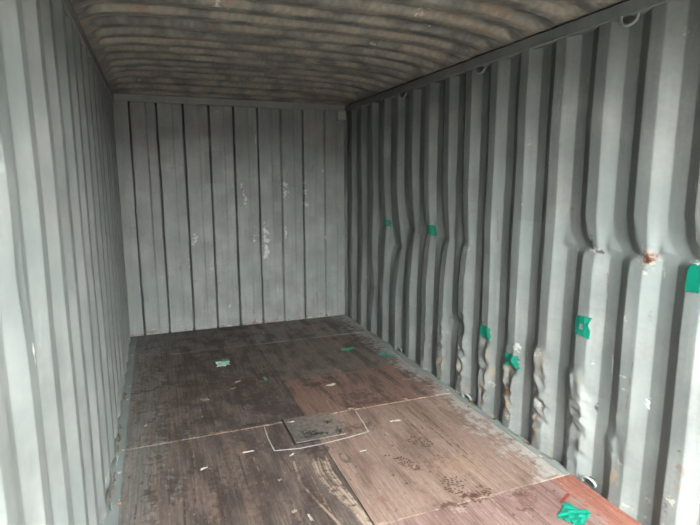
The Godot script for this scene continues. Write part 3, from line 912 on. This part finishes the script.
# ---------------------------------------------------------------- lashing rings, bracket
func build_fittings() -> void:
	var m := mat(Color(0.42, 0.44, 0.43), 0.5, 0.5)
	var dk := mat(Color(0.22, 0.225, 0.22), 0.6, 0.5)
	var ring_path := PackedVector3Array()
	for i in 25:
		var a := lerpf(-0.35, PI + 0.35, i / 24.0)
		ring_path.append(Vector3(cos(a) * 0.036, -sin(a) * 0.036, 0))
	var ring := tube(ring_path, 0.0065, 10)
	var lug_st := SurfaceTool.new()
	lug_st.begin(Mesh.PRIMITIVE_TRIANGLES)
	lug_st.set_smooth_group(-1)
	hull(lug_st, PackedVector3Array([Vector3(-0.012, 0.018, -0.03), Vector3(0.03, 0.018, -0.03), Vector3(-0.012, 0.018, 0.03), Vector3(0.03, 0.018, 0.03), Vector3(-0.004, -0.012, -0.018), Vector3(0.03, -0.012, -0.018), Vector3(-0.004, -0.012, 0.018), Vector3(0.03, -0.012, 0.018)]))
	lug_st.generate_normals()
	var lug := lug_st.commit()
	var where := ["second", "third", "first"]
	var k := 0
	for z in [3.663, 2.551, 1.439]:
		var t := node_at("lashing_ring", Vector3(W + 0.004, RAIL_Y - 0.004, z))
		var o := put("ring", ring, m, t, Vector3(-0.012, -0.006, 0))
		o.rotation = Vector3(0.25, PI * 0.5 + 0.35, 0)
		put("lug", lug, dk, t, Vector3(0.002, -0.016, -0.030))
		tag(t, ["steel lashing ring under the top rail, furthest from the back wall", "steel lashing ring under the top rail, middle one of three", "steel lashing ring under the top rail, closest to the back wall"][k], "lashing ring", "lashing rings under the top rail")
		k += 1
	k = 0
	for z in [3.640, 2.520, 1.410]:
		var t := node_at("lashing_ring", Vector3(W + 0.012, 0.012, z))
		var o := put("ring", ring, m, t, Vector3(-0.010, 0.008, 0))
		o.rotation = Vector3(PI - 0.45, PI * 0.5 + 0.3, 0)
		var l := put("lug", lug, dk, t, Vector3(0.010, 0.010, 0))
		l.rotation = Vector3(PI, 0, 0)
		tag(t, ["small lashing ring at the foot of the dented wall beside the orange board edge", "small lashing ring at the dented wall's foot by the pale boards' cross seam", "small lashing ring at the foot of the dented wall beside two green tape strips"][k], "lashing ring", "lashing rings at the floor edge")
		k += 1
	# gusset under the header in the far corner
	var g := node_at("corner_gusset", Vector3(W - 0.05, 2.26, 0.02))
	put("plate", bar(Vector3(0.10, 0.09, 0.05), 0.006), mat(Color(0.44, 0.455, 0.445), 0.55), g, Vector3(0.0, 0.015, 0.0))
	put("flange", bar(Vector3(0.13, 0.02, 0.06), 0.004), mat(Color(0.40, 0.415, 0.41), 0.55), g, Vector3(0.0, 0.065, 0.0))
	tag(g, "small grey steel gusset in the upper corner of back and dented walls", "bracket")

# ---------------------------------------------------------------- green tape
func build_tape() -> void:
	var green := mat(Color(0.01, 0.36, 0.29), 0.45, 0.4)
	var list := [
		[0.985, 1.110, 1.140, 1.200, 5, false, "tiny green tape scrap on the wall crest closest to the back wall"],
		[1.800, 1.965, 1.145, 1.218, 6, false, "green tape piece on a wall crest at breast height, midway along the wall"],
		[2.650, 2.745, 0.520, 0.606, 7, false, "small green tape piece low on the wall above scraped paint"],
		[2.925, 3.040, 0.420, 0.500, 8, false, "lowest green tape patch on the wall, above a rust-scraped crest"],
		[3.480, 3.570, 0.785, 0.885, 9, true, "torn green tape ring with a pale hole on the wall crest"],
		[4.045, 4.105, 1.135, 1.247, 10, false, "neat upright green tape strip on the wall below a sharp dent"]]
	for q in list:
		var z0: float = q[0]
		var z1: float = q[1]
		var y0: float = q[2]
		var y1: float = q[3]
		var place := func(s, t):
			var z := lerpf(z0, z1, s)
			var y := lerpf(y0, y1, t)
			return Vector3(right_x(z, y) - 0.004, y, z)
		var nrm := func(s, t): return Vector3(-1, 0, 0)
		var rag := 0.02 if q[4] == 10 else 0.10
		var nn := 3 if q[5] else 9
		var base := Vector3(right_x((z0 + z1) * 0.5, (y0 + y1) * 0.5), (y0 + y1) * 0.5, (z0 + z1) * 0.5)
		var local := func(s, t): return place.call(s, t) - base
		var o := put("tape_piece", scrap(nn, nn, local, nrm, 0.0022, rag, q[4], q[5]), green, self, base)
		tag(o, q[6], "tape", "green tape on the wall")

# ---------------------------------------------------------------- litter on the floor
func flat_scrap(called: String, at: Vector2, size: Vector2, turn: float, lift: float, m: Material, label: String, category: String, sd: int, ragged := 0.12, group := "", nu := 5, base_y := 0.0) -> void:
	var n := FastNoiseLite.new()
	n.seed = sd
	n.frequency = 0.9
	var place := func(s, t):
		var h: float = 0.0005 + lift * absf(n.get_noise_2d(s * 2.2, t * 2.2)) * 2.0
		return Vector3((s - 0.5) * size.x, h, (t - 0.5) * size.y)
	var o := put(called, scrap(nu, nu, place, func(s, t): return Vector3.UP, 0.0012, ragged, sd), m, self, Vector3(at.x, base_y, at.y))
	o.rotation.y = turn
	tag(o, label, category, group)

func build_litter() -> void:
	var green := mat(Color(0.01, 0.36, 0.29), 0.45, 0.4)
	var green_pale := mat(Color(0.52, 0.60, 0.55), 0.6, 0.4)
	var white := mat(Color(0.48, 0.475, 0.455), 0.75, 0.3)
	var cream := mat(Color(0.42, 0.37, 0.32), 0.8, 0.3)
	var beige := mat(Color(0.33, 0.285, 0.235), 0.85, 0.3)
	var grey := mat(Color(0.42, 0.44, 0.42), 0.85, 0.3)
	flat_scrap("tape_piece", Vector2(2.085, 3.80), Vector2(0.13, 0.12), 0.5, 0.012, green, "crumpled green tape on the reddish board at the wall foot", "tape", 21, 0.09, "green tape on the floor", 7, 0.001)
	flat_scrap("tape_piece", Vector2(2.196, 1.443), Vector2(0.13, 0.06), -0.75, 0.006, green, "flat green tape strip on the floor near the dented wall", "tape", 22, 0.08, "green tape on the floor", 5, -0.002)
	flat_scrap("tape_piece", Vector2(1.930, 1.165), Vector2(0.13, 0.055), 0.1, 0.006, green, "flat green tape strip on the floor beside a worn tan line", "tape", 23, 0.08, "green tape on the floor", 5, -0.002)
	# curled scrap with a green face and a pale underside
	var c := node_at("tape_scrap", Vector3(0.776, 0.0, 1.14))
	tag(c, "pale scrap with green tape stuck to it on the dark board", "tape")
	var nz := lump
	put("paper", scrap(5, 5, func(s, t): return Vector3((s - 0.5) * 0.11, 0.001 + 0.02 * absf(nz.get_noise_2d(s * 60.0, t * 60.0)), (t - 0.5) * 0.11), func(s, t): return Vector3.UP, 0.0015, 0.12, 31), green_pale, c)
	put("tape", scrap(4, 4, func(s, t): return Vector3((s - 0.5) * 0.06 + 0.022, 0.020 + 0.008 * absf(nz.get_noise_2d(s * 60.0 + 9.0, t * 60.0)), (t - 0.5) * 0.05 - 0.03), func(s, t): return Vector3.UP, 0.0015, 0.14, 32), mat(Color(0.05, 0.36, 0.29), 0.5), c)
	var list := [
		["paper_scrap", Vector2(1.504, 1.918), Vector2(0.085, 0.030), 0.05, 0.006, white, "white paper strip lying on the reddish brown board", "paper", 41],
		["wood_splinter", Vector2(1.655, 1.645), Vector2(0.020, 0.10), 0.35, 0.008, cream, "pale pointed splinter at the far edge of the reddish board", "splinter", 42],
		["paper_scrap", Vector2(1.715, 2.632), Vector2(0.085, 0.026), -0.2, 0.008, white, "ragged white paper scrap on the pale board outside the white outline", "paper", 43],
		["paper_scrap", Vector2(0.965, 2.788), Vector2(0.040, 0.012), 0.6, 0.004, white, "short white sliver between the gouged track and white outline", "paper", 44],
		["paper_scrap", Vector2(0.731, 2.662), Vector2(0.072, 0.014), 0.05, 0.004, white, "thin white sliver on dark boards beside the white outline", "paper", 45],
		["paper_scrap", Vector2(0.905, 3.36), Vector2(0.014, 0.06), 0.1, 0.004, white, "narrow white sliver left of the single gouged track", "paper", 46],
		["wood_chip", Vector2(0.845, 3.29), Vector2(0.03, 0.02), 0.5, 0.006, cream, "small pinkish wood chip on the dark gouged board", "wood chip", 47],
		["wood_chip", Vector2(0.84, 3.01), Vector2(0.022, 0.022), 0.2, 0.006, cream, "round pale chip beside the single gouged track", "wood chip", 48],
		["paper_scrap", Vector2(0.47, 2.75), Vector2(0.05, 0.018), 0.3, 0.006, white, "white torn fleck on dark board before the cross seam", "paper", 49],
		["wood_chip", Vector2(0.055, 2.92), Vector2(0.028, 0.028), 0.3, 0.008, beige, "yellowish crumb beside the painted edge strip", "crumb", 50],
		["dry_leaf", Vector2(0.555, 1.83), Vector2(0.055, 0.06), 0.4, 0.012, beige, "curled tan leaf on the dark oil-stained board", "leaf", 51],
		["wood_chip", Vector2(0.835, 1.585), Vector2(0.055, 0.022), 0.2, 0.006, cream, "pale wood chip on the dark oil-stained board", "wood chip", 52],
		["wood_chip", Vector2(0.785, 1.70), Vector2(0.045, 0.014), 0.1, 0.004, beige, "dull tan chip in the dark oil-stained board's middle", "wood chip", 53],
		["tape_scrap", Vector2(1.05, 1.60), Vector2(0.03, 0.09), 0.1, 0.006, mat(Color(0.20, 0.38, 0.32), 0.6), "dull green scrap beside the corner of the reddish board", "tape", 54],
		["wood_chip", Vector2(0.16, 2.10), Vector2(0.022, 0.02), 0.1, 0.005, cream, "tiny pale crumb behind the cross seam near the undented wall", "crumb", 55],
		["wood_chip", Vector2(1.50, 2.36), Vector2(0.06, 0.02), -0.1, 0.006, cream, "pale splinter on the cross seam at the white outline's corner", "splinter", 56],
		["wood_chip", Vector2(1.93, 2.36), Vector2(0.03, 0.03), 0.4, 0.008, cream, "pale wood chip on the cross seam of the pale boards", "wood chip", 57],
		["wood_chip", Vector2(2.25, 3.515), Vector2(0.03, 0.02), 0.4, 0.008, cream, "pale crumb where the orange board edge begins", "crumb", 58],
		["wood_chip", Vector2(1.37, 2.90), Vector2(0.05, 0.010), 0.0, 0.003, white, "thin white sliver on the pale board by the greasy ring", "splinter", 59]]
	for q in list:
		flat_scrap(q[0], q[1], q[2] * 0.8, q[3], q[4], q[5], q[6], q[7], q[8], 0.16, "", 4, 0.002 if q[1].y > 1.72 and q[1].y < 2.36 and q[1].x > 1.18 else 0.0)
	# crumbling sealant pulled out of the joint along the left wall
	var r := RandomNumberGenerator.new()
	r.seed = 17
	var k := 0
	for z in [1.62, 2.08, 2.24, 2.40, 2.52, 2.70, 2.84, 2.95]:
		var pts := PackedVector3Array()
		var ln := r.randf_range(0.05, 0.13)
		for i in 6:
			var t := i / 5.0
			pts.append(Vector3(r.randf_range(-0.008, 0.008), r.randf_range(0.010, 0.026) + (0.03 * sin(t * PI) if k % 3 == 0 else 0.0), (t - 0.5) * ln))
		var o := put("sealant_crumb", tube(pts, r.randf_range(0.003, 0.006), 6), [beige, grey, beige][k % 3], self, Vector3(0.014, 0.001, z))
		tag(o, "crumbling strip of old sealant at the foot of the undented wall", "sealant", "sealant crumbs along the undented wall")
		k += 1
	k = 0
	for z in [2.38, 2.45, 2.60, 2.83, 3.05, 3.18, 3.34]:
		var pts := PackedVector3Array()
		var ln := r.randf_range(0.05, 0.14)
		for i in 5: pts.append(Vector3(r.randf_range(-0.006, 0.006), r.randf_range(0.006, 0.014), (i / 4.0 - 0.5) * ln))
		var o := put("sealant_crumb", tube(pts, r.randf_range(0.004, 0.007), 6), [cream, grey, beige][k % 3], self, Vector3(W - 0.008, 0.001, z))
		tag(o, "crumbling strip of old sealant at the foot of the dented wall", "sealant", "sealant crumbs along the dented wall")
		k += 1
